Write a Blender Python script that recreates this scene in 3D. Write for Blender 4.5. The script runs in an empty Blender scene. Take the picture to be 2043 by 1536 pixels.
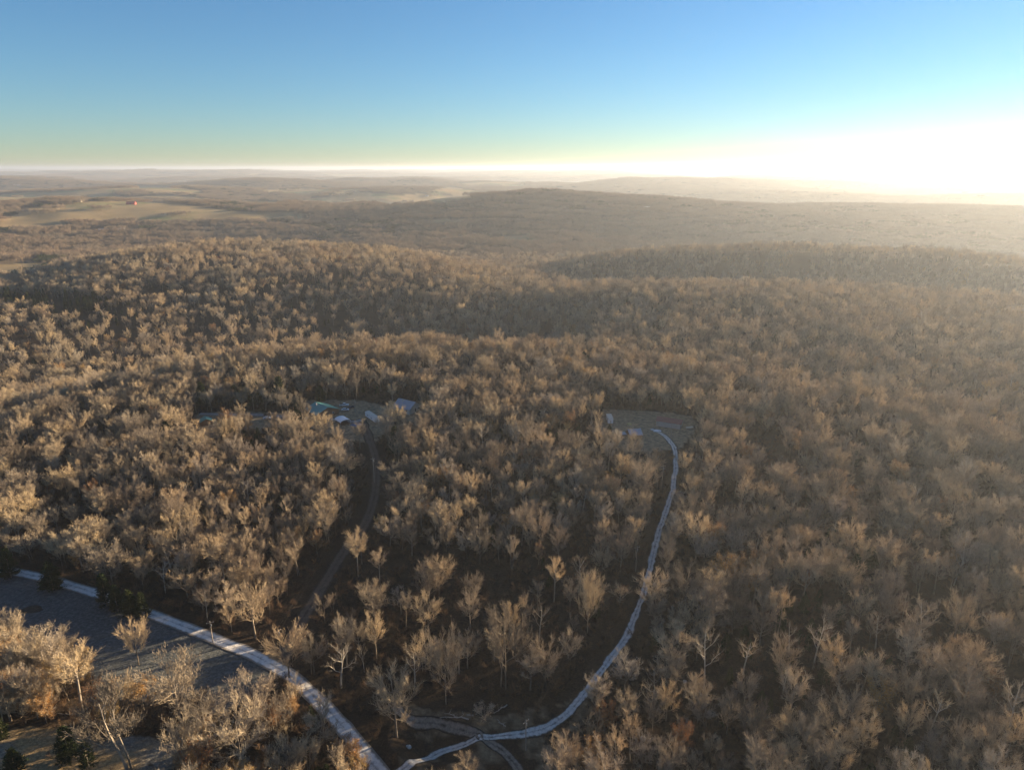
import bpy, math, random
import numpy as np
from mathutils import Vector
R = math.radians
scene = bpy.context.scene
COL = scene.collection
random.seed(7)
RNG = np.random.default_rng(11)

# ------------------------------------------------------------------ camera
FX, CX, CY = 1362.0, 1021.5, 768.0          # photograph focal length / centre in its own pixels
PITCH, CAMH = R(17.6), 150.0
cam = bpy.data.cameras.new('camera'); camo = bpy.data.objects.new('camera', cam); COL.objects.link(camo)
cam.sensor_width = 36; cam.lens = 24; cam.clip_start = 1; cam.clip_end = 120000
camo.location = (0, 0, CAMH); camo.rotation_euler = (math.pi/2 - PITCH, 0, 0)
scene.camera = camo

# ------------------------------------------------------------------ light
SUN_AZ, SUN_EL = R(57), R(7.8)                # azimuth clockwise from the view direction (+Y)
w = bpy.data.worlds.new('World'); scene.world = w; w.use_nodes = True
nt = w.node_tree; bg = nt.nodes['Background']
sky = nt.nodes.new('ShaderNodeTexSky'); sky.sky_type = 'NISHITA'; sky.sun_disc = False
sky.sun_elevation = SUN_EL; sky.sun_rotation = SUN_AZ
sky.altitude = 300; sky.air_density = 0.95; sky.dust_density = 0.03; sky.ozone_density = 4.0
nt.links.new(sky.outputs[0], bg.inputs[0]); bg.inputs[1].default_value = 0.05
sl = bpy.data.lights.new('sun', 'SUN'); so = bpy.data.objects.new('sun', sl); COL.objects.link(so)
sl.energy = 5.0; sl.angle = R(0.6); sl.color = (1.0, 0.77, 0.50)
sd = Vector((math.sin(SUN_AZ)*math.cos(SUN_EL), math.cos(SUN_AZ)*math.cos(SUN_EL), math.sin(SUN_EL)))
so.rotation_euler = sd.to_track_quat('Z', 'Y').to_euler()
vs = scene.view_settings; vs.view_transform = 'Standard'; vs.look = 'None'; vs.exposure = 2.0; vs.gamma = 1; vs.use_curve_mapping = False
cy = scene.cycles
cy.max_bounces = 4; cy.diffuse_bounces = 1; cy.glossy_bounces = 1; cy.transmission_bounces = 2; cy.volume_bounces = 0
cy.use_denoising = True; cy.denoising_input_passes = 'RGB_ALBEDO_NORMAL'
cy.sample_clamp_indirect = 4

# ------------------------------------------------------------------ tags
def tag(o, label=None, cat=None, group=None, kind=None):
    if label: o['label'] = label
    if cat: o['category'] = cat
    if group: o['group'] = group
    if kind: o['kind'] = kind
    return o
def empty(name, loc, rz=0, label=None, cat=None, group=None):
    o = bpy.data.objects.new(name, None); COL.objects.link(o); o.location = loc; o.rotation_euler = (0, 0, rz)
    o.empty_display_size = 0.5
    return tag(o, label, cat, group)
def link_mesh(name, me, parent=None):
    o = bpy.data.objects.new(name, me); COL.objects.link(o)
    if parent: o.parent = parent
    return o

# ------------------------------------------------------------------ materials
def mat(name, col=(0.5, 0.5, 0.5), rough=0.8, metal=0.0, var=0.12, scale=2.0, spec=0.2):
    m = bpy.data.materials.new(name); m.use_nodes = True; n = m.node_tree; b = n.nodes['Principled BSDF']
    b.inputs['Roughness'].default_value = rough; b.inputs['Metallic'].default_value = metal
    b.inputs['Specular IOR Level'].default_value = spec
    tc = n.nodes.new('ShaderNodeTexCoord'); no = n.nodes.new('ShaderNodeTexNoise'); no.inputs['Scale'].default_value = scale
    no.inputs['Detail'].default_value = 5
    n.links.new(tc.outputs['Object'], no.inputs['Vector'])
    r = n.nodes.new('ShaderNodeValToRGB'); n.links.new(no.outputs['Fac'], r.inputs['Fac'])
    r.color_ramp.elements[0].position = .3; r.color_ramp.elements[1].position = .7
    r.color_ramp.elements[0].color = [c*(1-var) for c in col]+[1]; r.color_ramp.elements[1].color = [min(1, c*(1+var)) for c in col]+[1]
    n.links.new(r.outputs[0], b.inputs['Base Color'])
    return m

def ramp(n, fac, stops):
    r = n.nodes.new('ShaderNodeValToRGB'); e = r.color_ramp.elements
    while len(e) < len(stops): e.new(0.5)
    for k, (p, c) in enumerate(stops): e[k].position = p; e[k].color = tuple(c)+(1,)
    n.links.new(fac, r.inputs['Fac']); return r.outputs[0]
def noise(n, vec, scale, detail=4, rough=.55):
    t = n.nodes.new('ShaderNodeTexNoise'); t.inputs['Scale'].default_value = scale
    t.inputs['Detail'].default_value = detail; t.inputs['Roughness'].default_value = rough
    n.links.new(vec, t.inputs['Vector']); return t.outputs['Fac']
def mix(n, fac, a, b, mode='MIX'):
    m = n.nodes.new('ShaderNodeMix'); m.data_type = 'RGBA'; m.blend_type = mode
    for s, v in ((m.inputs[0], fac), (m.inputs[6], a), (m.inputs[7], b)):
        if isinstance(v, (int, float)): s.default_value = v
        elif isinstance(v, tuple): s.default_value = v+(1,) if len(v) == 3 else v
        else: n.links.new(v, s)
    return m.outputs[2]

def tree_mat(name, stops, sat_by_place=True, transl=0.0):
    """tree colour: varies from tree to tree (object random) and from place to place in the wood"""
    m = bpy.data.materials.new(name); m.use_nodes = True; n = m.node_tree; b = n.nodes['Principled BSDF']
    b.inputs['Roughness'].default_value = 0.85; b.inputs['Specular IOR Level'].default_value = 0.15
    oi = n.nodes.new('ShaderNodeObjectInfo'); geo = n.nodes.new('ShaderNodeNewGeometry')
    c = ramp(n, oi.outputs['Random'], stops)
    if sat_by_place:
        pl = noise(n, oi.outputs['Location'], 0.012, 3)
        c = mix(n, ramp(n, pl, [(.35, (0, 0, 0)), (.68, (1, 1, 1))]), c, mix(n, .28, c, (.28, .15, .09)))
    c = mix(n, 1.0, c, ramp(n, noise(n, geo.outputs['Position'], .45, 2), [(.3, (.72, .72, .74)), (.7, (1.25, 1.22, 1.15))]), 'MULTIPLY')
    n.links.new(c, b.inputs['Base Color'])
    return m
M = {}
M['twig'] = tree_mat('twigs', [(0, (.15, .13, .105)), (.2, (.32, .275, .21)), (.4, (.54, .43, .27)), (.55, (.22, .20, .17)), (.75, (.62, .49, .31)), (.9, (.40, .36, .30)), (1, (.50, .39, .25))])
M['bark'] = tree_mat('bark', [(0, (.17, .135, .10)), (.5, (.24, .20, .155)), (1, (.30, .26, .21))], False)
M['pale'] = tree_mat('pale_bark', [(0, (.34, .31, .26)), (1, (.48, .44, .37))], False)
M['farwood_shaded'] = tree_mat('far_wood_shaded', [(0, (.17, .14, .105)), (.5, (.23, .185, .13)), (1, (.20, .165, .125))])  # twig colours darkened: the crowns' missing self-shadow is put into the colour
M['rust'] = tree_mat('rust_leaves', [(0, (.30, .13, .05)), (.4, (.38, .20, .06)), (.7, (.42, .27, .07)), (1, (.32, .17, .08))], False)
M['cedar'] = tree_mat('cedar_foliage', [(0, (.018, .030, .010)), (.5, (.032, .045, .014)), (1, (.05, .058, .018))], False)
M['scrub'] = tree_mat('scrub_twigs', [(0, (.06, .045, .032)), (.5, (.10, .072, .05)), (1, (.18, .115, .065))], True)

# ------------------------------------------------------------------ terrain
AZC = np.radians([-60, -37, -28, -19, -9.5, 0, 9.5, 19, 28, 37, 60])
ROWS = [
 (30,   [0]*11), (200, [0]*11), (300, [1, 1, 1, 1, 1, 1, 1, 1, 0, 0, 0]),
 (400,  [4, 6, 7, 7, 7, 6, 5, 5, 3, 0, 0]), (470, [2, 4, 9, 10, 10, 9, 6, 5, 2, 0, 0]),
 (540,  [-8, -8, 3, 8, 8, 5, 2, 0, -2, -4, -4]), (620, [-25, -26, -28, -26, -28, -24, -6, 3, 2, -5, -5]),
 (720,  [-38, -42, -48, -50, -50, -40, -10, 2, 4, -6, -6]), (850, [-20, -22, -30, -34, -36, -26, -6, 3, 2, -8, -8]),
 (1000, [-12, -8, 4, 6, -2, -22, -20, -12, -8, -8, -8]), (1150, [-18, -14, 9, 12, 2, -30, -38, -34, -30, -26, -10]),
 (1300, [-40, -32, 4, 8, -6, -38, -10, 6, 10, 2, -8]), (1600, [-50, -50, -46, -46, -50, -55, -58, -52, -50, -50, -30]),
 (2000, [-45, -50, -58, -58, -50, -50, -40, -50, -60, -60, -35]), (2300, [-20, -20, -28, -36, -20, -5, 10, 0, -15, -30, -30]),
 (2600, [20, 20, 25, 5, 0, 38, 28, 12, 5, -20, -20]), (3000, [24, 24, 18, 0, -10, 18, 10, 12, 19, -15, -15]),
 (3700, [-55, -55, -50, -60, -65, -70, -75, -70, -60, -80, -80]), (4600, [5, 15, 28, 0, 10, -20, -30, -25, -20, -35, -35]),
 (6000, [-30, -30, -40, 25, -20, 25, 20, 10, -10, 10, 10]), (8000, [30, 30, -30, -30, 35, -40, -30, 30, 20, -30, -30]),
 (12000, [-10, -10, 50, 60, -20, 45, 50, -20, 30, 20, 20]), (20000, [40, 40, 60, 45, 55, 45, 50, 40, 35, 35, 35]), (60000, [60]*11)]
LD = np.log([r[0] for r in ROWS]); TZ = np.array([r[1] for r in ROWS], float)
def _cr(p0, p1, p2, p3, t):
    return p1 + .5*t*(p2-p0 + t*(2*p0-5*p1+4*p2-p3 + t*(3*(p1-p2)+p3-p0)))
def vnoise(x, y, seed=0):
    xi = np.floor(x).astype(np.int64); yi = np.floor(y).astype(np.int64); fx = x-xi; fy = y-yi
    fx = fx*fx*(3-2*fx); fy = fy*fy*(3-2*fy)
    def h(a, b):
        n = (a*374761393 + b*668265263 + seed*974634777) & 0xffffffff
        n = ((n ^ (n >> 13))*1274126177) & 0xffffffff
        return ((n ^ (n >> 16)) & 0xffff)/65535.0
    return (h(xi, yi)*(1-fx)+h(xi+1, yi)*fx)*(1-fy)+(h(xi, yi+1)*(1-fx)+h(xi+1, yi+1)*fx)*fy
def fbm(x, y, s, seed=0, o=3):
    v = 0; a = .5; t = 0
    for k in range(o):
        v = v+a*vnoise(x/s*2**k+17.3*k, y/s*2**k+9.1*k, seed+k); t += a; a *= .5
    return v/t
PIT = None
def height(x, y):
    x = np.asarray(x, float); y = np.asarray(y, float)
    d = np.maximum(np.hypot(x, y), 31.0); az = np.clip(np.arctan2(x, y), AZC[0]+1e-6, AZC[-1]-1e-6)
    ri = np.clip(np.interp(np.log(d), LD, np.arange(len(LD))), 0, len(LD)-1-1e-6); ci = np.interp(az, AZC, np.arange(len(AZC)))
    r0 = ri.astype(int); tr = ri-r0; c0 = np.minimum(ci.astype(int), len(AZC)-2); tc = ci-c0
    def row(r):
        r = np.clip(r, 0, len(LD)-1); g = lambda c: TZ[r, np.clip(c, 0, len(AZC)-1)]
        return _cr(g(c0-1), g(c0), g(c0+1), g(c0+2), tc)
    z = _cr(row(r0-1), row(r0), row(r0+1), row(r0+2), tr)
    f1 = np.clip((d-520)/900, 0, 1); f2 = np.clip((d-3000)/3000, 0, 1)
    z = z + (fbm(x, y, 60, 1, 2)-.5)*1.6
    z = z + f1*(fbm(x, y, 420, 5)-.5)*38 + np.clip((d-1500)/800, 0, 1)*(fbm(x*.55, y, 750, 12, 2)-.5)*(80+40*f2) + f2*(fbm(x*.5, y, 2200, 9)-.5)*110
    z = z + 11*np.exp(-(((x+150)/75)**2+((y-118)/62)**2))
    if PIT is not None:
        r2 = ((x-PIT[0])/8.0)**2+((y-PIT[1])/6.5)**2
        z = z - 3.4*np.exp(-r2**1.6) + 1.1*np.exp(-((np.sqrt(r2)-1.55)/.28)**2)
    return z
SP, CP = math.sin(PITCH), math.cos(PITCH)
def ray(u, v):
    a = (u-CX)/FX; b = -(v-CY)/FX
    return np.array([a, CP+SP*b, -SP+CP*b])
def project(x, y, z):
    dz = z-CAMH; f = y*CP-dz*SP; up = y*SP+dz*CP
    f = np.maximum(f, 1e-3)
    return CX+FX*x/f, CY-FX*up/f
_T = np.exp(np.linspace(math.log(90), math.log(37000), 6000))
def hit(u, v):
    d = ray(u, v); P = d[None, :]*_T[:, None]; zt = height(P[:, 0], P[:, 1])
    k = np.argmax(P[:, 2]+CAMH < zt)
    a, b = _T[max(k-1, 0)], _T[k]
    for _ in range(20):
        m = (a+b)/2; p = d*m
        if p[2]+CAMH < float(height(p[0], p[1])): b = m
        else: a = m
    p = d*b
    return Vector((p[0], p[1], float(height(p[0], p[1]))))
_p = hit(868, 1474); PIT = (_p.x, _p.y)

def inpoly(px, py, poly):
    inside = np.zeros(np.shape(px), bool); n = len(poly)
    for i in range(n):
        x1, y1 = poly[i]; x2, y2 = poly[(i+1) % n]
        c = ((y1 > py) != (y2 > py)) & (px < (x2-x1)*(py-y1)/((y2-y1)+1e-12)+x1)
        inside ^= c
    return inside
def wpoly(pts): return [tuple(hit(u, v)[:2]) for u, v in pts]
def spline(pts, step):
    P = [np.array(p, float) for p in pts]; out = []
    for i in range(len(P)-1):
        p0 = P[max(i-1, 0)]; p1 = P[i]; p2 = P[i+1]; p3 = P[min(i+2, len(P)-1)]
        n = max(2, int(np.linalg.norm(p2-p1)/step))
        for k in range(n): out.append(_cr(p0, p1, p2, p3, k/n))
    out.append(P[-1]); return np.array(out)
def wline(pts, step=1.2): return spline([tuple(hit(u, v)[:2]) for u, v in pts], step)
def dist_line(x, y, L):
    D = np.full(np.shape(x), 1e9)
    for k in range(0, len(L), 3): D = np.minimum(D, (x-L[k, 0])**2+(y-L[k, 1])**2)
    return np.sqrt(D)

ROAD = wline([(-160, 1105), (-60, 1125), (0, 1137), (60, 1147), (130, 1165), (200, 1187), (300, 1225), (380, 1255), (450, 1283), (520, 1314), (580, 1349), (632, 1394), (680, 1445), (730, 1507), (770, 1560), (815, 1640)])
TRACK = wline([(1298, 856), (1322, 867), (1340, 885), (1348, 905), (1347, 940), (1340, 985), (1325, 1030), (1308, 1085), (1298, 1130), (1285, 1180), (1270, 1220), (1255, 1260), (1235, 1290), (1215, 1318), (1193, 1348), (1165, 1385), (1135, 1420), (1095, 1449), (1050, 1462), (1000, 1468), (940, 1480), (880, 1500), (810, 1530), (768, 1552)])
FORK = wline([(788, 1408), (815, 1434), (870, 1443), (920, 1456), (968, 1474), (1000, 1495), (1022, 1518), (1040, 1545)])
LANE = wline([(722, 838), (735, 870), (750, 920), (748, 985), (728, 1045), (690, 1095), (655, 1150), (625, 1200), (598, 1245), (575, 1290), (560, 1330)])
YARD = wline([(398, 826), (450, 827), (520, 828), (590, 833), (650, 835), (700, 842), (722, 838)])
WIRECUT = wline([(1335, 890), (1318, 1000), (1290, 1090), (1262, 1180), (1225, 1270), (1160, 1360), (1050, 1450)])
FIELD = wpoly([(-250, 1105), (0, 1142), (130, 1170), (200, 1192), (300, 1230), (380, 1260), (450, 1290), (520, 1322), (560, 1350), (520, 1395), (440, 1420), (360, 1392), (300, 1392), (215, 1392), (130, 1325), (60, 1308), (0, 1300), (-250, 1280)])
MEADOW = wpoly([(-250, 1440), (0, 1445), (120, 1452), (170, 1470), (330, 1470), (400, 1452), (420, 1465), (390, 1490), (340, 1536), (330, 1620), (300, 1800), (-350, 1800)])
THICKET = wpoly([(-250, 1270), (0, 1290), (130, 1320), (215, 1388), (300, 1390), (430, 1415), (540, 1395), (640, 1440), (720, 1536), (760, 1700), (330, 1700), (350, 1540), (430, 1465), (330, 1470), (170, 1470), (0, 1440), (-250, 1435)])
CLEARS = [wpoly(p) for p in (
    [(600, 800), (720, 798), (775, 812), (772, 862), (745, 885), (700, 880), (670, 866), (640, 862), (608, 850)],
    [(385, 824), (560, 822), (600, 830), (560, 850), (520, 862), (450, 850), (430, 874), (395, 872)],
    [(1200, 818), (1290, 820), (1370, 828), (1400, 850), (1372, 882), (1340, 896), (1300, 902), (1250, 900), (1205, 876), (1195, 850)],
    [(786, 804), (838, 806), (842, 850), (800, 850)])]
LAWN = wpoly([(1318, 862), (1355, 852), (1362, 868), (1345, 884), (1326, 872)])
SPARSE = wpoly([(560, 1180), (700, 1080), (860, 1120), (1080, 1130), (1230, 1160), (1240, 1260), (1180, 1340), (1090, 1440), (930, 1445), (760, 1400), (620, 1330)])
# open country far off, outlined in the photo and laid on the hills where each outline falls
FARF = [[(0, 436), (60, 416), (180, 403), (330, 404), (470, 422), (600, 426), (600, 438), (480, 442), (330, 446), (250, 440), (150, 446), (0, 462)],
    [(-100, 528), (60, 524), (130, 526), (100, 540), (0, 556), (-100, 556)], 
    [(960, 478), (1066, 466), (1075, 484), (1020, 488)], [(700, 398), (860, 386), (970, 396), (900, 408), (760, 412)],
    [(860, 382), (900, 371), (990, 390), (930, 394)], [(250, 371), (340, 372), (400, 380), (405, 390), (300, 386)], [(500, 380), (620, 376), (690, 384), (600, 392)],
    [(420, 404), (560, 402), (600, 408), (520, 412)], [(820, 442), (900, 436), (1000, 440), (900, 446)]]

JUNCG = wpoly([(790, 1400), (900, 1425), (1010, 1425), (1110, 1400), (1180, 1370), (1170, 1440), (1120, 1500), (1080, 1560), (960, 1580), (830, 1570), (800, 1520)])
def cover(x, y, z):
    """open-field amount 0..1, yard/dirt amount 0..1"""
    d = np.hypot(x, y); f = np.zeros(np.shape(x)); g = np.zeros(np.shape(x))
    near = d < 700
    wx = x+(fbm(x, y, 9, 31)-.5)*7; wy = y+(fbm(x, y, 9, 41)-.5)*7
    for P in (FIELD, MEADOW, LAWN, CLEARS[2]): f = np.maximum(f, (inpoly(wx, wy, P) & near)*1.0)
    for P in CLEARS: g = np.maximum(g, (inpoly(wx, wy, P) & near)*1.0)
    if near.any():
        jn = near & (y < 260); q = np.zeros(np.shape(x)); q[jn] = (inpoly(wx[jn], wy[jn], JUNCG)*np.clip((fbm(x[jn], y[jn], 5, 81)-.42)*4, 0, .6))
        g = np.maximum(g, q)
    u, v = project(x, y, z)
    far = d > 900
    wu = u+(fbm(x, y, 150, 51)-.5)*22; wv = v+(fbm(x, y, 150, 61)-.5)*5
    for P in FARF: f = np.maximum(f, (inpoly(wu, wv, P) & far)*1.0)
    nz = fbm(x*.6, y*1.0, 900, 77, 4)
    f = np.maximum(f, ((d > 3300) & (nz > .61) & (x < .02*y))*1.0)
    return f, g

def np_mesh(name, V, F):
    me = bpy.data.meshes.new(name); V = np.asarray(V, np.float32); F = np.asarray(F, np.int32)
    me.vertices.add(len(V)); me.vertices.foreach_set('co', V.ravel())
    k = F.shape[1]; me.loops.add(F.size); me.polygons.add(len(F))
    me.loops.foreach_set('vertex_index', F.ravel())
    me.polygons.foreach_set('loop_start', np.arange(0, F.size, k, dtype=np.int32))
    me.update(calc_edges=True); return me

def build_ground():
    ds = [8, 40, 80, 110]; d = 125.
    while d < 38000:
        ds.append(d); d *= 1.0065 if d < 700 else 1.013
    ds = np.array(ds); az = np.concatenate([np.radians(np.linspace(-100, -44, 80, endpoint=False)), np.radians(np.linspace(-44, 44, 300, endpoint=False)), np.radians(np.linspace(44, 100, 81))])
    D, A = np.meshgrid(ds, az, indexing='ij'); X = D*np.sin(A); Y = D*np.cos(A); Z = height(X, Y)
    nr, na = D.shape; I = np.arange(nr*na).reshape(nr, na)
    F = np.stack([I[:-1, :-1], I[:-1, 1:], I[1:, 1:], I[1:, :-1]], -1).reshape(-1, 4)
    F = F[:, ::-1]
    me = np_mesh('ground', np.stack([X, Y, Z], -1).reshape(-1, 3), F)
    f, g = cover(X.ravel(), Y.ravel(), Z.ravel())
    ca = me.color_attributes.new('cover', 'FLOAT_COLOR', 'POINT')
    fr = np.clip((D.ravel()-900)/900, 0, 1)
    fz = (inpoly(X.ravel(), Y.ravel(), FIELD) & (D.ravel() < 700))*1.0
    c = np.stack([f, g, fr, fz], -1).astype(np.float32); ca.data.foreach_set('color', c.ravel())
    me.polygons.foreach_set('use_smooth', np.ones(len(F), bool))
    m = bpy.data.materials.new('ground_cover'); m.use_nodes = True; n = m.node_tree; b = n.nodes['Principled BSDF']
    b.inputs['Roughness'].default_value = .95; b.inputs['Specular IOR Level'].default_value = .08
    geo = n.nodes.new('ShaderNodeNewGeometry'); P = geo.outputs['Position']
    at = n.nodes.new('ShaderNodeAttribute'); at.attribute_name = 'cover'; sx = n.nodes.new('ShaderNodeSeparateColor'); n.links.new(at.outputs['Color'], sx.inputs[0])
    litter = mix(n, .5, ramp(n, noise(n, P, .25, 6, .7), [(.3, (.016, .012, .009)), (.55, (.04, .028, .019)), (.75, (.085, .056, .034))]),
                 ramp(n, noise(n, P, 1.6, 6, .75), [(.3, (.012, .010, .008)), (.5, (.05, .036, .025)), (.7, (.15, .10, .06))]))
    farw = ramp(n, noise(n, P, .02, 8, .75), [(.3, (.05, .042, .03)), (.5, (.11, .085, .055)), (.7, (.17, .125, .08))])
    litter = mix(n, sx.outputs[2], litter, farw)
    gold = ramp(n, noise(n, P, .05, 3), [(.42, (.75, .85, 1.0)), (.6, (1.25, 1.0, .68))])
    nearf = mix(n, .6, ramp(n, noise(n, P, .12, 6, .65), [(.3, (.13, .125, .10)), (.5, (.22, .20, .15)), (.7, (.34, .29, .20))]),
                ramp(n, noise(n, P, 1.3, 7, .8), [(.34, (.05, .045, .035)), (.5, (.24, .21, .16)), (.64, (.55, .48, .36))]))
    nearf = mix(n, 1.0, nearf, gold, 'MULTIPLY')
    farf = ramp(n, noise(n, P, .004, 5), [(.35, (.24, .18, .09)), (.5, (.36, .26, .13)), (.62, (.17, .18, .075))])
    frost_shade = ramp(n, noise(n, P, .9, 7, .8), [(.3, (.045, .048, .045)), (.5, (.095, .10, .095)), (.7, (.19, .20, .195))])  # frosty grass, with the field's tree shade put into its dark grey
    nearf = mix(n, at.outputs['Alpha'], nearf, frost_shade)
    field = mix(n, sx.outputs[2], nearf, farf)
    dirt = ramp(n, noise(n, P, .5, 6, .7), [(.3, (.11, .08, .05)), (.5, (.27, .20, .12)), (.7, (.46, .34, .20))])
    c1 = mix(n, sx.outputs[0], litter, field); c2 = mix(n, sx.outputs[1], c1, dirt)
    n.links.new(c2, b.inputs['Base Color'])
    bp = n.nodes.new('ShaderNodeBump'); bp.inputs['Distance'].default_value = .5; bp.inputs['Strength'].default_value = .7
    n.links.new(noise(n, P, 1.1, 6, .75), bp.inputs['Height']); n.links.new(bp.outputs[0], b.inputs['Normal'])
    me.materials.append(m); o = link_mesh('ground', me); tag(o, kind='structure'); return o
build_ground()

def road_mat(name, a, b_, mid, alpha=False):
    m = bpy.data.materials.new(name); m.use_nodes = True; n = m.node_tree; b = n.nodes['Principled BSDF']
    b.inputs['Roughness'].default_value = .9; b.inputs['Specular IOR Level'].default_value = .15
    geo = n.nodes.new('ShaderNodeNewGeometry'); at = n.nodes.new('ShaderNodeAttribute'); at.attribute_name = 'lane'
    sx = n.nodes.new('ShaderNodeSeparateColor'); n.links.new(at.outputs['Color'], sx.inputs[0])
    c = ramp(n, noise(n, geo.outputs['Position'], .9, 6, .75), [(.32, a), (.68, b_)])
    ad = n.nodes.new('ShaderNodeMath'); ad.operation = 'MULTIPLY_ADD'; n.links.new(noise(n, geo.outputs['Position'], .5, 5, .8), ad.inputs[0])
    ad.inputs[1].default_value = 1.15; n.links.new(sx.outputs[0], ad.inputs[2])
    c = mix(n, ramp(n, ad.outputs[0], [(.66, (0, 0, 0)), (.98, (1, 1, 1))]), c, mid)
    n.links.new(c, b.inputs['Base Color'])
    bp = n.nodes.new('ShaderNodeBump'); bp.inputs['Distance'].default_value = .15; n.links.new(noise(n, geo.outputs['Position'], 2.5, 6), bp.inputs['Height'])
    n.links.new(bp.outputs[0], b.inputs['Normal']); return m
def strip(name, L, half, m, off, jit=.35, label=None, cat=None, seed=0):
    t = np.gradient(L, axis=0); t /= np.linalg.norm(t, axis=1)[:, None]; nn = np.stack([-t[:, 1], t[:, 0]], -1)
    ks = np.array([-1, -.82, -.55, -.25, 0, .25, .55, .82, 1]); k = len(ks); n = len(L); V = []; C = []
    s = np.arange(n)*1.2
    jl = (fbm(s, s*0+seed, 5, seed+3, 3)-.5)*2*jit; jr = (fbm(s, s*0+seed+50, 5, seed+8, 3)-.5)*2*jit
    for j, q in enumerate(ks):
        hw = half*q + (jr if q > 0 else jl)*abs(q)**2
        V.append(L+nn*hw[:, None])
        # verge and centre ridge carry grass, wheel ruts are worn clean
        C.append(np.full(n, {0: .8, 1: .38, 2: .02, 3: .06, 4: .24, 5: .06, 6: .02, 7: .38, 8: .8}[j]))
    V = np.stack(V, 1); Z = height(V[..., 0], V[..., 1])+off
    I = np.arange(n*k).reshape(n, k); F = np.stack([I[:-1, :-1], I[:-1, 1:], I[1:, 1:], I[1:, :-1]], -1).reshape(-1, 4)[:, ::-1]
    me = np_mesh(name, np.concatenate([V, Z[..., None]], -1).reshape(-1, 3), F)
    ca = me.color_attributes.new('lane', 'FLOAT_COLOR', 'POINT'); c = np.stack([np.stack(C, 1).ravel()]*3+[np.ones(n*k)], -1).astype(np.float32)
    ca.data.foreach_set('color', c.ravel()); me.materials.append(m)
    return tag(link_mesh(name, me), kind='structure')
strip('gravel_road', ROAD, 2.45, road_mat('gravel', (.60, .57, .52), (.80, .77, .71), (.22, .195, .16)), .16, .4, seed=1)
strip('dirt_track', TRACK, 1.6, road_mat('track_gravel', (.42, .39, .34), (.78, .74, .66), (.06, .046, .032)), .14, 1.3, seed=2)
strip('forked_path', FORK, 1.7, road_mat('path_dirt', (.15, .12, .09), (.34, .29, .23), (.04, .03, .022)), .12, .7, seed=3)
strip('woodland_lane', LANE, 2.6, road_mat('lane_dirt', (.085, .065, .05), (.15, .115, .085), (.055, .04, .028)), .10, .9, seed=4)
strip('driveway', YARD, 2.2, road_mat('drive_gravel', (.24, .23, .22), (.36, .34, .31), (.12, .10, .07)), .12, .6, seed=5)

# ------------------------------------------------------------------ trees
class Geo:
    def __init__(s): s.v = []; s.f = []
    def tube(s, pts, rads, n):
        base = len(s.v); pts = [np.asarray(p, float) for p in pts]
        for i, p in enumerate(pts):
            t = pts[min(i+1, len(pts)-1)]-pts[max(i-1, 0)]; t = t/(np.linalg.norm(t)+1e-9)
            a = np.cross(t, [0.3, 0.9, .1]); a /= np.linalg.norm(a)+1e-9; b = np.cross(t, a)
            for k in range(n):
                an = 2*math.pi*k/n; s.v.append(p+(a*math.cos(an)+b*math.sin(an))*rads[i])
        for i in range(len(pts)-1):
            for k in range(n):
                a = base+i*n+k; b = base+i*n+(k+1) % n
                s.f.append((a, b, b+n)); s.f.append((a, b+n, a+n))
    def sliver(s, p, q, w, rng):
        d = q-p; a = np.cross(d, rng.normal(size=3)); a *= w/(np.linalg.norm(a)+1e-9)
        b = len(s.v); s.v += [p-a, p+a, q]; s.f.append((b, b+1, b+2))
    def leaf(s, p, r, rng):
        a = rng.normal(size=3); a *= r/np.linalg.norm(a); c = rng.normal(size=3); b_ = np.cross(a, c); b_ *= r*.8/(np.linalg.norm(b_)+1e-9)
        b = len(s.v); s.v += [p-a, p+b_, p+a]; s.f.append((b, b+1, b+2))
    def mesh(s, name, m):
        me = np_mesh(name, np.array(s.v), np.array(s.f)); me.materials.append(m); return me
def unit(v): return v/(np.linalg.norm(v)+1e-9)

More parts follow.
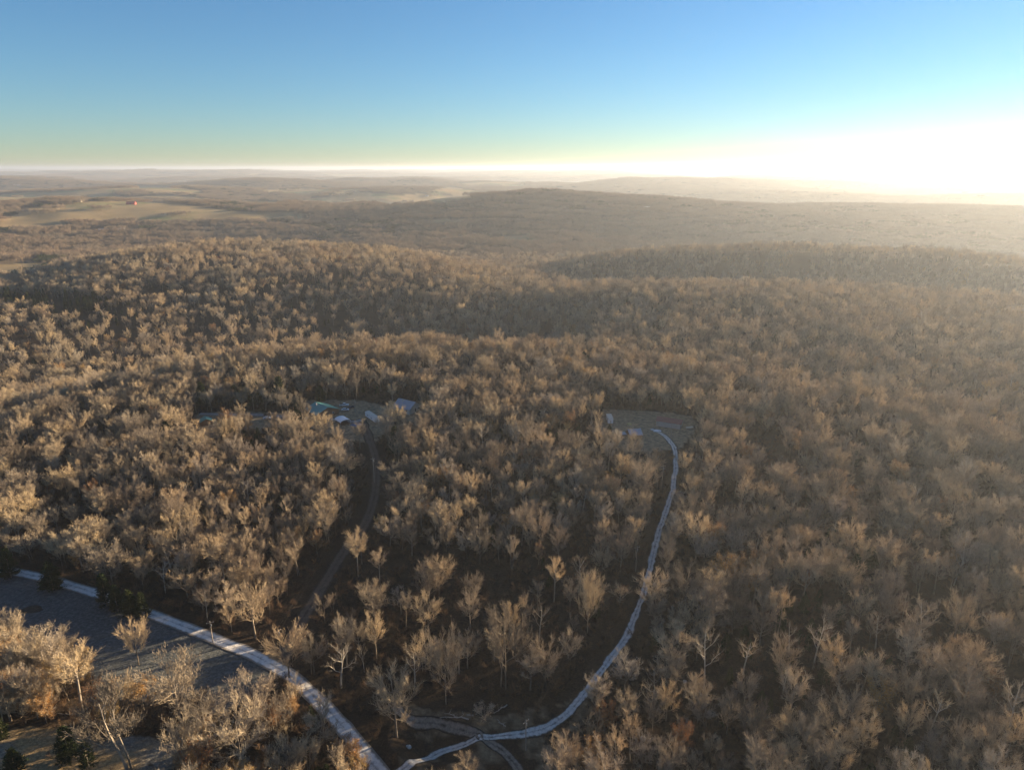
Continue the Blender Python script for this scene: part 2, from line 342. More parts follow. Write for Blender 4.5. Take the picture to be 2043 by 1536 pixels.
def bare(seed, H=16, W=11, bole=.33, limbs=13, fan=.55, twk=1.0, lean=.03, leaves=0, multi=1, tw=.031, sparse=1.0):
    """a leafless hardwood: trunk, ascending limbs, branches and a haze of twigs. Returns trunk geo, crown geo, leaf geo"""
    rng = np.random.default_rng(seed); T = Geo(); C = Geo(); Lf = Geo()
    for st in range(multi):
        off = rng.normal(size=2)*.35*(multi > 1); dirn = unit(np.array([rng.normal()*lean*(1+2*(multi > 1)), rng.normal()*lean*(1+2*(multi > 1)), 1.]))
        n = 9; pts = [np.array([off[0], off[1], -1.2])]; tip = H*rng.uniform(.82, .95)
        for i in range(1, n+1):
            t = i/n; pts.append(np.array([off[0], off[1], 0])+dirn*tip*t+np.array([math.sin(t*5+seed)*.25*t, math.cos(t*4+seed)*.25*t, 0]))
        r0 = H*.0155/math.sqrt(multi); rad = [r0*(1-.9*(i/n))**.9+.02 for i in range(n+1)]; rad[0] = r0*1.3
        T.tube(pts, rad, 6)
        def at(t):
            q = t*n; i = min(int(q), n-1); return pts[i]+(pts[i+1]-pts[i])*(q-i)
        nl = max(3, int(limbs/multi))
        for k in range(nl):
            t = bole+(0.93-bole)*((k+rng.uniform(0, .8))/nl); p = at(t); az = k*2.4+rng.uniform(-.5, .5)
            out = np.array([math.cos(az), math.sin(az), 0])
            # crown outline: widest around 60% of the height, rounded top
            rel = (t-bole)/(1-bole); reach = W/2*math.sqrt(max(.08, 1-(rel*1.02-.30)**2/.75))*rng.uniform(.72, 1.1)
            rise = reach*rng.uniform(.55, 1.15)*(1-.25*rel)+H*.06
            end = p+out*reach*.95+np.array([0, 0, rise]); end[2] = min(end[2], H*rng.uniform(.93, 1.02))
            m_ = 5; lp = [p]
            for i in range(1, m_+1):
                s_ = i/m_; q = p+(end-p)*s_; q[2] += -math.sin(s_*math.pi)*reach*.14; q += rng.normal(size=3)*.16*s_; lp.append(q)
            rl = max(.045, r0*.42*(1-rel*.55)); T.tube(lp, [rl*(1-.8*i/m_)+.012 for i in range(m_+1)], 4)
            nb = int((8+reach*2.6)*sparse)
            for j in range(nb):
                s_ = rng.uniform(.22, 1.0); q = s_*m_; i = min(int(q), m_-1); bp = lp[i]+(lp[i+1]-lp[i])*(q-i)
                ld = unit(lp[i+1]-lp[i]); d = unit(ld*fan+unit(rng.normal(size=3))*.8+np.array([0, 0, .6])+out*.2)
                bl = reach*rng.uniform(.24, .5)*(1.15-.4*s_)+.5
                be = bp+d*bl; bm = bp+d*bl*.5+rng.normal(size=3)*.12; C.tube([bp, bm, be], [.035, .024, .012], 3)
                for h in range(int(8*twk)):
                    u_ = rng.uniform(.2, 1); tp = bp+(be-bp)*u_; td = unit(d*.8+unit(rng.normal(size=3))*.72+np.array([0, 0, .45])); tl = rng.uniform(.55, 1.35)*(.5+H/30)
                    te = tp+td*tl; C.sliver(tp, te, tw, rng)
                    for g in range(2):
                        v_ = rng.uniform(.3, .9); sp = tp+(te-tp)*v_; sd_ = unit(td+unit(rng.normal(size=3))*.75+np.array([0, 0, .3])); C.sliver(sp, sp+sd_*tl*rng.uniform(.4, .7), tw*.8, rng)
                    if leaves and rng.uniform() < leaves:
                        for g in range(5): Lf.leaf(tp+rng.normal(size=3)*.35+td*.5*tl, rng.uniform(.10, .2), rng)
    return T, C, Lf
def cedar(seed, H=8, W=4.4):
    rng = np.random.default_rng(seed); T = Geo(); C = Geo()
    T.tube([(0, 0, -1), (0.05, 0, H*.5), (0, .05, H*.97)], [.16, .1, .02], 5)
    for k in range(260):
        t = rng.uniform(.03, 1)**1.1; az = rng.uniform(0, 6.283); r = W/2*(1-t)**.62*rng.uniform(.7, 1.12)*(1+.18*math.sin(az*3+seed+t*6))+.1
        p = np.array([0, 0, t*H*.96+.1]); e = p+np.array([math.cos(az)*r, math.sin(az)*r, r*rng.uniform(.1, .5)])
        C.tube([p, e], [.03, .01], 3)
        for j in range(11):
            s_ = rng.uniform(.35, 1.02); q = p+(e-p)*s_+rng.normal(size=3)*.14; d = unit(e-p+rng.normal(size=3)*.8+np.array([0, 0, .5])); C.sliver(q, q+d*rng.uniform(.3, .6), .12, rng)
    return T, C
SPEC = {  # kind of crown -> build arguments
 'spreading': [dict(H=15, W=12.5, bole=.24, limbs=15, fan=.6), dict(H=14, W=12, bole=.2, limbs=14, fan=.5, multi=2), dict(H=16, W=11.5, bole=.28, limbs=16), dict(H=13, W=13, bole=.18, limbs=17, fan=.45, lean=.06), dict(H=15, W=10, bole=.3, limbs=11, fan=.75, multi=3)],
 'tall': [dict(H=18, W=8.2, bole=.42, limbs=13, fan=.8), dict(H=17, W=7.4, bole=.36, limbs=13, fan=.8), dict(H=19, W=9, bole=.46, limbs=12), dict(H=16, W=6, bole=.5, limbs=9, fan=.7, lean=.07), dict(H=18, W=7, bole=.3, limbs=15, fan=.9, multi=2)],
 'small': [dict(H=10, W=7, bole=.25, limbs=9, twk=.9), dict(H=9, W=6, bole=.2, limbs=8, multi=2, twk=.9)],
 'sparse': [dict(H=16, W=8.5, bole=.4, limbs=8, sparse=.55, twk=.6), dict(H=15, W=7.5, bole=.35, limbs=7, sparse=.6, twk=.5, lean=.08)],
 'leafy': [dict(H=13, W=8.5, bole=.22, limbs=12, leaves=.55), dict(H=11, W=7, bole=.18, limbs=10, leaves=.7)]}
PROTO = {}; sd_ = 100
for kind, L_ in SPEC.items():
    PROTO[kind] = []
    for a in L_:
        sd_ += 1; T, C, Lf = bare(sd_, **a)
        tm = T.mesh(kind+'_trunk', M['pale'] if kind == 'sparse' else M['bark']); nc = len(C.f)
        if Lf.f:
            b = len(C.v); C.v += Lf.v; C.f += [tuple(i+b for i in f) for f in Lf.f]
        cm = C.mesh(kind+'_crown', M['twig'])
        if Lf.f:
            cm.materials.append(M['rust']); mi = np.zeros(len(C.f), np.int32); mi[nc:] = 1; cm.polygons.foreach_set('material_index', mi)
        PROTO[kind].append((tm, cm, a['H'], a['W'], T, C, nc))
PROTO['cedar'] = []
for k, (h_, w_) in enumerate(((8, 4.2), (6, 3.8), (9, 4.2))):
    T, C = cedar(300+k, h_, w_); PROTO['cedar'].append((T.mesh('cedar_trunk', M['bark']), C.mesh('cedar_foliage', M['cedar']), h_, w_, T, C, 0))

# unlinked source objects for the uncountable forest
def joined(name, T, C, mats, nc):
    V = T.v+C.v; b = len(T.v); F = T.f+[tuple(i+b for i in f) for f in C.f]
    me = np_mesh(name, np.array(V), np.array(F)); [me.materials.append(m) for m in mats]
    mi = np.zeros(len(F), np.int32); mi[len(T.f):] = 1
    if len(mats) > 2: mi[len(T.f)+nc:] = 2
    me.polygons.foreach_set('material_index', mi); return bpy.data.objects.new(name, me)
src = bpy.data.collections.new('forest_sources'); SRC = []
for kind in ('spreading', 'tall', 'small', 'sparse', 'leafy', 'cedar'):
    for P in PROTO[kind]:
        mats = {'sparse': [M['pale'], M['twig']], 'cedar': [M['bark'], M['cedar']], 'leafy': [M['bark'], M['twig'], M['rust']]}.get(kind, [M['bark'], M['twig']])
        o = joined('a%02d_%s' % (len(SRC), kind), P[4], P[5], mats, P[6]); src.objects.link(o); SRC.append(kind)
# wide clumps of woodland for the far hills
def clump(seed, size, ntree, per, tw, m, H=14):
    rng = np.random.default_rng(seed); G = Geo()
    for k in range(ntree):
        c = rng.uniform(-size/2, size/2, 2); h = H*rng.uniform(.65, 1.1); r = rng.uniform(3.2, 5.5)
        for j in range(per):
            a = unit(rng.normal(size=3)+np.array([0, 0, .25])); p = np.array([c[0], c[1], h*.62])+a*np.array([r, r, h*.36])*rng.uniform(.35, 1)
            d = unit(a+np.array([0, 0, .9])+rng.normal(size=3)*.5); G.sliver(p, p+d*rng.uniform(1.5, 3.2), tw, rng)
        p = np.array([c[0], c[1], -2.]); G.tube([p, p+[0, 0, h*.8]], [.22, .08], 3)
    me = G.mesh('clump', m); return bpy.data.objects.new('clump', me)
csrc = bpy.data.collections.new('clump_sources')
for k in range(5):
    o = clump(500+k, 62, 62, 70, .22, M['farwood_shaded']); o.name = 'b%d' % k; csrc.objects.link(o)
for k in range(2):
    o = clump(520+k, 40, 22, 90, .35, M['cedar'], 10); o.name = 'c%d' % k; csrc.objects.link(o)
ssrc = bpy.data.collections.new('scrub_sources')
for k in range(4):
    T, C, Lf = bare(600+k, H=4.2, W=4.2, bole=.05, limbs=7, twk=.8, multi=3, tw=.022, sparse=.8)
    o = joined('d%d' % k, T, C, [M['scrub'], M['scrub']], 0); ssrc.objects.link(o)

def scatter(name, coll, P, var, rot, scl, label, cat):
    me = bpy.data.meshes.new(name); me.vertices.add(len(P)); me.vertices.foreach_set('co', np.asarray(P, np.float32).ravel())
    a = me.attributes.new('variant', 'INT', 'POINT'); a.data.foreach_set('value', np.asarray(var, np.int32))
    a = me.attributes.new('rot', 'FLOAT_VECTOR', 'POINT'); a.data.foreach_set('vector', np.asarray(rot, np.float32).ravel())
    a = me.attributes.new('scl', 'FLOAT_VECTOR', 'POINT'); a.data.foreach_set('vector', np.asarray(scl, np.float32).ravel())
    o = link_mesh(name, me); ng = bpy.data.node_groups.new(name, 'GeometryNodeTree')
    ng.interface.new_socket('Geometry', in_out='INPUT', socket_type='NodeSocketGeometry'); ng.interface.new_socket('Geometry', in_out='OUTPUT', socket_type='NodeSocketGeometry')
    N = ng.nodes; gi = N.new('NodeGroupInput'); go = N.new('NodeGroupOutput'); ci = N.new('GeometryNodeCollectionInfo')
    ci.inputs['Collection'].default_value = coll; ci.inputs['Separate Children'].default_value = True; ci.inputs['Reset Children'].default_value = True
    ip = N.new('GeometryNodeInstanceOnPoints'); ip.inputs['Pick Instance'].default_value = True
    def na(nm, ty):
        q = N.new('GeometryNodeInputNamedAttribute'); q.data_type = ty; q.inputs['Name'].default_value = nm; return q.outputs['Attribute']
    L = ng.links.new; L(gi.outputs[0], ip.inputs['Points']); L(ci.outputs[0], ip.inputs['Instance']); L(na('variant', 'INT'), ip.inputs['Instance Index'])
    er = N.new('FunctionNodeEulerToRotation'); L(na('rot', 'FLOAT_VECTOR'), er.inputs[0]); L(er.outputs[0], ip.inputs['Rotation'])
    L(na('scl', 'FLOAT_VECTOR'), ip.inputs['Scale']); L(ip.outputs[0], go.inputs[0])
    md = o.modifiers.new('scatter', 'NODES'); md.node_group = ng
    return tag(o, label, cat, kind='stuff')

NOTREE = [wpoly(p) for p in ([(225, 1300), (325, 1300), (325, 1405), (235, 1410)], [(612, 845), (668, 855), (700, 875), (690, 900), (625, 880)], [(395, 868), (440, 868), (440, 888), (400, 888)], [(1205, 868), (1290, 895), (1330, 900), (1325, 925), (1240, 915), (1200, 890)], [(1195, 845), (1235, 855), (1240, 905), (1195, 895)], [(655, 855), (705, 860), (705, 910), (650, 905)], [(1340, 890), (1400, 870), (1395, 900), (1355, 930)])]
JUNC = wpoly([(800, 1425), (850, 1385), (960, 1390), (1120, 1405), (1175, 1400), (1165, 1480), (1125, 1560), (1060, 1640), (860, 1640), (815, 1560)])
def clear_mask(x, y, margin=0.0):
    """True where no tree may stand"""
    m = (dist_line(x, y, ROAD) < 4.6+margin) | (dist_line(x, y, TRACK) < 3.6+margin) | (dist_line(x, y, FORK) < 3.0+margin) | (dist_line(x, y, LANE) < 6.8+margin)
    m |= dist_line(x, y, YARD) < 3.6; m |= dist_line(x, y, WIRECUT) < 2.2+margin
    m |= inpoly(x, y, FIELD) | inpoly(x, y, MEADOW) | inpoly(x, y, LAWN)
    for P in CLEARS: m |= inpoly(x, y, P)
    for P in NOTREE: m |= inpoly(x, y, P)
    m |= inpoly(x, y, JUNC) & (fbm(x, y, 6, 71, 2) < .66)
    m |= ((x-PIT[0])/13)**2+((y-PIT[1])/10)**2 < 1
    return m

# trees that can be told apart: (base u, base v, top v, crown width px, kind, label)
NOTABLE = [
 (277, 1326, 1240, 58, 'spreading', 'lone bare tree standing by itself in the frosty grey field'),
 (1005, 1372, 1226, 96, 'spreading', 'largest pale fan-crowned bare tree in the dark middle of the wood'),
 (792, 1470, 1356, 96, 'spreading', 'round golden-lit bare tree just above the left end of the forked path'),
 (890, 1405, 1276, 84, 'spreading', 'broad bare tree left of the largest fan-crowned tree'),
 (828, 1375, 1290, 46, 'sparse', 'thin open bare tree between the golden-lit tree and its broad neighbour'),
 (1088, 1372, 1288, 70, 'spreading', 'rounded bare tree just right of the largest fan-crowned tree'),
 (1058, 1376, 1300, 46, 'tall', 'narrow bare tree squeezed between the largest fan-crowned tree and the rounded one'),
 (938, 1268, 1182, 46, 'tall', 'small-crowned tall bare tree above and left of the largest fan-crowned tree'),
 (1172, 1262, 1157, 56, 'spreading', 'egg-shaped bare tree alone left of the upper dirt track bend'),
 (1076, 1278, 1195, 44, 'sparse', 'crooked sparse pale tree above the rounded one in the dark wood'),
 (1142, 1285, 1228, 26, 'tall', 'slim little bare tree below the egg-shaped one'),
 (852, 1262, 1190, 58, 'spreading', 'low spreading bare tree above the broad one in the dark wood'),
 (800, 1225, 1176, 40, 'small', 'small bare tree at the upper left rim of the dark middle of the wood'),
 (757, 1225, 1172, 44, 'small', 'small tan bare tree beside the woodland lane bend'),
 (727, 1340, 1284, 24, 'sparse', 'thin forked sapling standing alone right of the gravel road'),
 (577, 1352, 1262, 92, 'spreading', 'spreading oak-like bare tree overhanging the gravel road bend'),
 (625, 1345, 1272, 60, 'spreading', 'bare tree right beside the overhanging one at the gravel road bend'),
 (680, 1372, 1282, 66, 'sparse', 'crooked-limbed bare tree second right of the overhanging one at the road bend'),
 (225, 1165, 1086, 84, 'spreading', 'tan-topped bare tree at the wood edge above the left cedars'),
 (345, 1148, 1086, 40, 'sparse', 'pale forked bare tree with bright upright limbs at the left wood edge'),
 (375, 1192, 1132, 66, 'spreading', 'low bright fan-shaped bare tree below the pale forked one'),
 (455, 1240, 1168, 50, 'tall', 'bright narrow bare tree left of a wide one above the gravel road'),
 (510, 1272, 1170, 84, 'spreading', 'wide bare tree above the gravel road right of the roadside pole'),
 (95, 1322, 1246, 72, 'tall', 'tall forked golden tree at the upper edge of the lower left thicket'),
 (262, 1536, 1372, 150, 'spreading', 'big twisted golden bare tree beside the sunny meadow at bottom left'),
 (360, 1440, 1316, 132, 'spreading', 'very wide golden bare tree at the near edge of the frosty field'),
 (505, 1432, 1350, 98, 'spreading', 'rounded golden bare tree right of the near power line pole'),
 (480, 1534, 1430, 124, 'spreading', 'wide pinkish-gold bare tree below the near power line pole'),
 (165, 1420, 1300, 80, 'tall', 'tall golden bare tree in the middle of the lower left thicket'),
 (640, 1500, 1400, 96, 'spreading', 'wide golden bare tree on the left verge of the near gravel road'),
 (1245, 1392, 1308, 58, 'tall', 'upright bare tree at the edge of the track just below its pale straight'),
 (1190, 1436, 1350, 52, 'tall', 'narrow bare tree at the inside bend of the dirt track'),
 (1306, 1392, 1328, 46, 'sparse', 'small pale crooked tree right of the upright ones beside the track'),
 (1404, 1376, 1250, 62, 'sparse', 'tall pale-stemmed tree leaning in the dark gap right of the track'),
 (1482, 1345, 1268, 54, 'sparse', 'pale branching tree second right in the dark gap of the right-hand wood'),
 (1720, 1376, 1298, 52, 'sparse', 'bleached white trunk fork in the lower right wood'),
 (1698, 1452, 1382, 50, 'sparse', 'bleached snag with short side limbs at lower right'),
 (1835, 1292, 1190, 66, 'sparse', 'pale hazy tree with a bright trunk near the right edge'),
 (1500, 1508, 1418, 80, 'spreading', 'wide grey-tan bare tree in the bottom right foreground'),
 (1355, 1522, 1448, 42, 'leafy', 'narrow rust-tinged tree near the bottom right of centre'),
 (1365, 1225, 1130, 84, 'spreading', 'wide pale bare tree close to the right side of the dirt track straight'),
 (1175, 1490, 1430, 44, 'small', 'small bare tree below the dirt track bend'),
 (968, 1440, 1408, 46, 'small', 'low round bush-like tree above the path junction'),
 (1440, 1180, 1110, 60, 'leafy', 'rust-pink leafed tree right of the dirt track straight'),
 (150, 1250, 1246, 1, None, None)]
tree_pts = []; taken = []
def place_tree(kind, var, loc, sh, sw, rz, label, group, name):
    P = PROTO[kind][var]
    e = empty(name, loc, rz, label, 'tree', group); e.scale = (sw, sw, sh)
    link_mesh('trunk', P[0], e); link_mesh('crown', P[1], e); return e
GRP = 'bare winter trees of the near wood'
n_ind = 0
for k, (u, vb, vt, wpx, kind, lab) in enumerate(NOTABLE):
    if not kind: continue
    p = hit(u, vb); D = math.sqrt(p.x**2+p.y**2+(CAMH-p.z)**2); A = math.atan2(CAMH-p.z, math.hypot(p.x, p.y))
    fwd = p.y*CP-(p.z-CAMH)*SP
    Wm = wpx*fwd/FX; Hm = (vb-vt)*fwd/FX/math.cos(A)*.97
    # the crown's back edge adds to the picture height, so take half its width off
    Hm = max(5, Hm-.18*Wm*math.sin(A)); var = k % len(PROTO[kind]); P = PROTO[kind][var]
    place_tree(kind, var, p, Hm/P[2], Wm/P[3]*.98, k*1.7, lab, GRP, 'bare_tree'); taken.append((p.x, p.y, Wm*.46)); n_ind += 1
TK = np.array(taken)

# random wood: jittered grid out to the mid-distance
def jgrid(sp, dmax, azmax, dmin, seed):
    rng = np.random.default_rng(seed); n = int(dmax*2/sp); gx, gy = np.meshgrid(np.arange(-n//2, n//2+1), np.arange(0, n+1))
    x = (gx.ravel()+rng.uniform(-.42, .42, gx.size)+.5*(gy.ravel() % 2))*sp; y = (gy.ravel()+rng.uniform(-.42, .42, gx.size))*sp
    d = np.hypot(x, y); a = np.abs(np.arctan2(x, y)); k = (d > dmin) & (d < dmax) & (a < azmax)
    return x[k], y[k]
X, Y = [], []
for sp, d0, d1, az, s in ((6.8, 95, 520, R(58), 1), (7.7, 520, 1000, R(46), 2), (9.4, 1000, 1700, R(44), 3)):
    x, y = jgrid(sp, d1, az, d0, s); X.append(x); Y.append(y)
x, y = jgrid(4.6, 300, R(58), 95, 4); k = inpoly(x, y, THICKET); X.append(x[k]); Y.append(y[k])
X = np.concatenate(X); Y = np.concatenate(Y); D = np.hypot(X, Y)
bad = np.zeros(len(X), bool); nr = D < 620
bad[nr] = clear_mask(X[nr], Y[nr])
for tx, ty, tr in taken: bad |= np.hypot(X-tx, Y-ty) < tr+2.6
Z = height(X, Y); F_, G_ = cover(X, Y, Z); U, Vv = project(X, Y, Z); bad |= (F_ > .5) & (D > 900)
rnd = RNG.uniform(size=len(X)); bad |= inpoly(X, Y, SPARSE) & (rnd < .72)
bad |= inpoly(U, Vv, [(-60, 630), (500, 610), (1150, 610), (1150, 730), (500, 700), (-60, 720)]) & (D > 560) & (rnd < .33)
bad |= (fbm(X, Y, 35, 91, 2) > .70) & (rnd < .8)
X, Y, Z, D, U, Vv = [q[~bad] for q in (X, Y, Z, D, U, Vv)]
N = len(X); r1 = RNG.uniform(size=N); rt = fbm(X, Y, 90, 15); rr = fbm(X, Y, 140, 25)
kinds = np.where(r1 < .36, 0, np.where(r1 < .72, 1, np.where(r1 < .86, 2, np.where(r1 < .92, 3, 4))))   # spreading tall small sparse leafy
kinds = np.where((kinds == 4) & (rr < .5) & (r1 < .975), 0, kinds)
CED = [[(-40, 598), (60, 596), (180, 600), (240, 612), (150, 632), (60, 622), (-40, 612)], [(15, 552), (60, 540), (110, 534), (95, 548), (30, 562)]]
cedm = np.zeros(N, bool)
for P in CED: cedm |= inpoly(U, Vv, P) & (D > 500) & (RNG.uniform(size=N) < .93)
bigc = cedm.copy()
for P in ([(1560, 1030), (1700, 1020), (1790, 1120), (1740, 1220), (1640, 1240), (1590, 1120)], [(1090, 870), (1130, 870), (1140, 930), (1080, 930)]): cedm |= inpoly(U, Vv, P) & (D < 600) & (RNG.uniform(size=N) < .22)
cedm |= (fbm(X, Y, 45, 35) > .66) & (RNG.uniform(size=N) < .45) | (RNG.uniform(size=N) < .02)
kinds = np.where(cedm, 5, kinds)
inT = inpoly(X, Y, THICKET); kinds = np.where(inT & (kinds != 5), np.array([0, 4, 0, 2, 4, 4])[RNG.integers(0, 6, N)], kinds)
KN = ['spreading', 'tall', 'small', 'sparse', 'leafy', 'cedar']; first = [SRC.index(k) for k in KN]; cnt = [SRC.count(k) for k in KN]
sub = RNG.integers(0, 60, N) % np.array(cnt)[kinds]; var = np.array(first)[kinds]+sub
rz = RNG.uniform(0, 6.283, N); sw = RNG.uniform(.5, 1.06, N); sh = (sw*.7+.34)*RNG.uniform(.8, 1.15, N); sw = np.where(bigc, sw*1.5, sw); sh = np.where(bigc, sh*1.7, sh)
# individuals: the ones that show largest in the frame
inb = (U > 4) & (U < 2039) & (Vv < 1560) & (kinds != 5)
idx = np.where(inb)[0]; idx = idx[np.argsort(D[idx])][:300-n_ind]
inc = (U > 4) & (U < 2039) & (Vv < 1536) & (kinds == 5) & (D < 300); idc = np.where(inc)[0]
def region(u, v, x, y):
    dr = float(dist_line(np.array(x), np.array(y), ROAD)); dt = float(dist_line(np.array(x), np.array(y), TRACK))
    if dr < 11: return 'beside the gravel road'
    if dt < 10: return 'beside the dirt track'
    if u < 560 and v > 1330: return 'in the golden thicket'
    if u < 560: return 'above the gravel road'
    if v > 1440 and u < 1200: return 'below the path junction'
    if u < 1250: return 'inside the track bend'
    return 'right of the dirt track'
ONES = 'zero one two three four five six seven eight nine ten eleven twelve thirteen fourteen fifteen sixteen seventeen eighteen nineteen'.split()
TENS = 'x x twenty thirty forty fifty sixty seventy eighty ninety'.split()
def words(n): return ONES[n] if n < 20 else TENS[n//10]+('' if n % 10 == 0 else '-'+ONES[n % 10])
LOOK = {0: 'wide bare tree', 1: 'tall narrow bare tree', 2: 'small bare tree', 3: 'thin pale tree', 4: 'rust-leaved tree', 5: 'dark green cedar'}
NEARBY = {'the lone tree in the frosty field': (277, 1300), 'the largest fan-crowned bare tree': (1003, 1320), 'the golden tree above the forked path': (792, 1430), 'the overhanging tree at the road bend': (577, 1320), 'the big twisted tree at bottom left': (262, 1470),
 'the egg-shaped tree by the track': (1172, 1225), 'the slim roadside utility pole': (425, 1270), 'the pole on the lower track bend': (1049, 1480), 'the bleached snag at lower right': (1698, 1425), 'the tree leaning in the dark gap': (1404, 1330), 'the wide golden field-edge tree': (360, 1400)}
seen = set()
for i in list(idx)+list(idc):
    u, v = U[i], Vv[i]; k = int(kinds[i]); lab = None
    for nm, (lu, lv) in NEARBY.items():
        du, dv = u-lu, v-lv
        if math.hypot(du, dv) < 130:
            s8 = ['just right of', 'to the lower right of', 'just below', 'to the lower left of', 'just left of', 'to the upper left of', 'just above', 'to the upper right of'][int(round(math.atan2(dv, du)/(math.pi/4))) % 8]
            l2 = '%s %s %s' % (LOOK[k], s8, nm)
            if l2 not in seen: lab = l2; break
    if lab is None:
        a, b = min(99, max(1, round(u/2043*100))), round((1536-v)/1536*100)
        lab = '%s %s, %s percent across, %s' % (LOOK[k], region(u, v, X[i], Y[i]), words(a), 'at the bottom edge' if b <= 0 else '%s percent up' % words(b))
        if lab in seen: lab = lab.replace('bare tree', 'tree').replace('pale tree', 'whitish tree').replace('rust-leaved', 'rusty').replace('dark green', 'dark')
    seen.add(lab)
    place_tree(KN[k], int(sub[i]), (X[i], Y[i], Z[i]), sh[i], sw[i], rz[i], lab, GRP if k != 5 else 'dark cedars scattered in the near wood', 'cedar_tree' if k == 5 else 'bare_tree')
keep = np.ones(N, bool); keep[idx] = False; keep[idc] = False
z0 = np.zeros(keep.sum())
scatter('forest', src, np.stack([X, Y, Z], -1)[keep], var[keep], np.stack([z0+RNG.normal(size=len(z0))*.03, z0+RNG.normal(size=len(z0))*.03, rz[keep]], -1), np.stack([sw, sw, sh], -1)[keep],
        'leafless winter forest covering the hills beyond the nearest trees', 'forest')
print('TREES', N, 'individual', n_ind+len(idx), 'cedars', len(idc))

# far woodland
FX_, FY_ = [], []
for sp, d0, d1, s in ((46, 1640, 4500, 11), (52, 4500, 9000, 12)):
    x, y = jgrid(sp, d1, R(43), d0, s); FX_.append(x); FY_.append(y)
FX_ = np.concatenate(FX_); FY_ = np.concatenate(FY_)
x2, y2 = jgrid(150, 26000, R(42), 9000, 13)
sc = np.concatenate([np.ones(len(FX_)), np.full(len(x2), 2.6)]); FX_ = np.concatenate([FX_, x2]); FY_ = np.concatenate([FY_, y2])
FZ = height(FX_, FY_); f, g = cover(FX_, FY_, FZ); k = (f < .5) | (RNG.uniform(size=len(f)) < .02); FX_, FY_, FZ, sc = FX_[k], FY_[k], FZ[k], sc[k]
n = len(FX_); cv = RNG.integers(0, 5, n); cd = RNG.uniform(size=n) < np.where(fbm(FX_, FY_, 260, 101) > .6, .35, .03); cv = np.where(cd, 5+RNG.integers(0, 2, n), cv)  # scattered cedars, plus dark bunches added to stand for shade in far valleys
zs = np.where(sc > 1, 1.3, 1.0)*RNG.uniform(.85, 1.15, n)
scatter('distant_forest', csrc, np.stack([FX_, FY_, FZ], -1), cv, np.stack([np.zeros(n), np.zeros(n), RNG.uniform(0, 6.28, n)], -1), np.stack([sc, sc, zs], -1),
        'hazy brown leafless woodland on the far hills', 'forest')
# undergrowth
x, y = jgrid(3.6, 480, R(50), 110, 21); x = x+0; f, g = cover(x, y, height(x, y)); b = clear_mask(x, y, -1.2) | (RNG.uniform(size=len(x)) < .25)
edge = (dist_line(x, y, ROAD) > 3.8) & inpoly(x, y, MEADOW) & (RNG.uniform(size=len(x)) < .06)
k = ~b | edge; x, y = x[k], y[k]; n = len(x); s_ = RNG.uniform(.35, 1.0, n)*np.where(inpoly(x, y, THICKET), 1.3, 1)*np.where(inpoly(x, y, MEADOW), .4, 1)
scatter('undergrowth', ssrc, np.stack([x, y, height(x, y)], -1), RNG.integers(0, 4, n), np.stack([np.zeros(n), np.zeros(n), RNG.uniform(0, 6.28, n)], -1), np.stack([s_]*3, -1),
        'brown brush and saplings under the leafless trees', 'undergrowth')
print('FAR', len(FX_), 'BRUSH', n)
# ------------------------------------------------------------------ small builders
class MB:
    def __init__(s): s.v = []; s.f = []
    def box(s, x0, x1, y0, y1, z0, z1):
        b = len(s.v); s.v += [(x, y, z) for x in (x0, x1) for y in (y0, y1) for z in (z0, z1)]
        s.f += [tuple(b+i for i in f) for f in ((0, 1, 3, 2), (4, 6, 7, 5), (0, 4, 5, 1), (2, 3, 7, 6), (0, 2, 6, 4), (1, 5, 7, 3))]; return s
    def prism(s, prof, a, b, axis='x'):
        """extrude a 2-D outline along x (outline in y,z) or y (outline in x,z)"""
        n = len(prof); k = len(s.v)
        for t in (a, b): s.v += [(t, p, q) if axis == 'x' else (p, t, q) for p, q in prof]
        s.f += [tuple(range(k, k+n)), tuple(range(k+2*n-1, k+n-1, -1))]+[(k+i, k+n+i, k+n+(i+1) % n, k+(i+1) % n) for i in range(n)]; return s
    def cyl(s, p, q, r0, r1, n=10):
        p = Vector(p); q = Vector(q); d = (q-p).normalized(); a = d.orthogonal().normalized(); c = d.cross(a); k = len(s.v)
        for P, r in ((p, r0), (q, r1)): s.v += [tuple(P+(a*math.cos(6.28318*i/n)+c*math.sin(6.28318*i/n))*r) for i in range(n)]
        s.f += [tuple(range(k, k+n)), tuple(range(k+2*n-1, k+n-1, -1))]+[(k+i, k+n+i, k+n+(i+1) % n, k+(i+1) % n) for i in range(n)]; return s
    def quad(s, *p): k = len(s.v); s.v += list(p); s.f.append(tuple(range(k, k+len(p)))); return s
    def build(s, name, m, parent=None, bev=0.0):
        me = bpy.data.meshes.new(name); me.from_pydata(s.v, [], s.f)
        import bmesh
        bm = bmesh.new(); bm.from_mesh(me); bmesh.ops.recalc_face_normals(bm, faces=bm.faces)
        if bev: bmesh.ops.bevel(bm, geom=bm.edges[:]+bm.verts[:], offset=bev, segments=2, affect='EDGES', clamp_overlap=True)
        bm.to_mesh(me); bm.free(); me.materials.append(m); return link_mesh(name, me, parent)
def metal_roof(name, col, rough=.38):
    m = mat(name, col, rough, .25, .10, .6, .5); n = m.node_tree; b = n.nodes['Principled BSDF']
    tc = n.nodes.new('ShaderNodeTexCoord'); wv = n.nodes.new('ShaderNodeTexWave'); wv.inputs['Scale'].default_value = 1.3; n.links.new(tc.outputs['Object'], wv.inputs['Vector'])
    bp = n.nodes.new('ShaderNodeBump'); bp.inputs['Distance'].default_value = .04; n.links.new(wv.outputs['Fac'], bp.inputs['Height']); n.links.new(bp.outputs[0], b.inputs['Normal']); return m
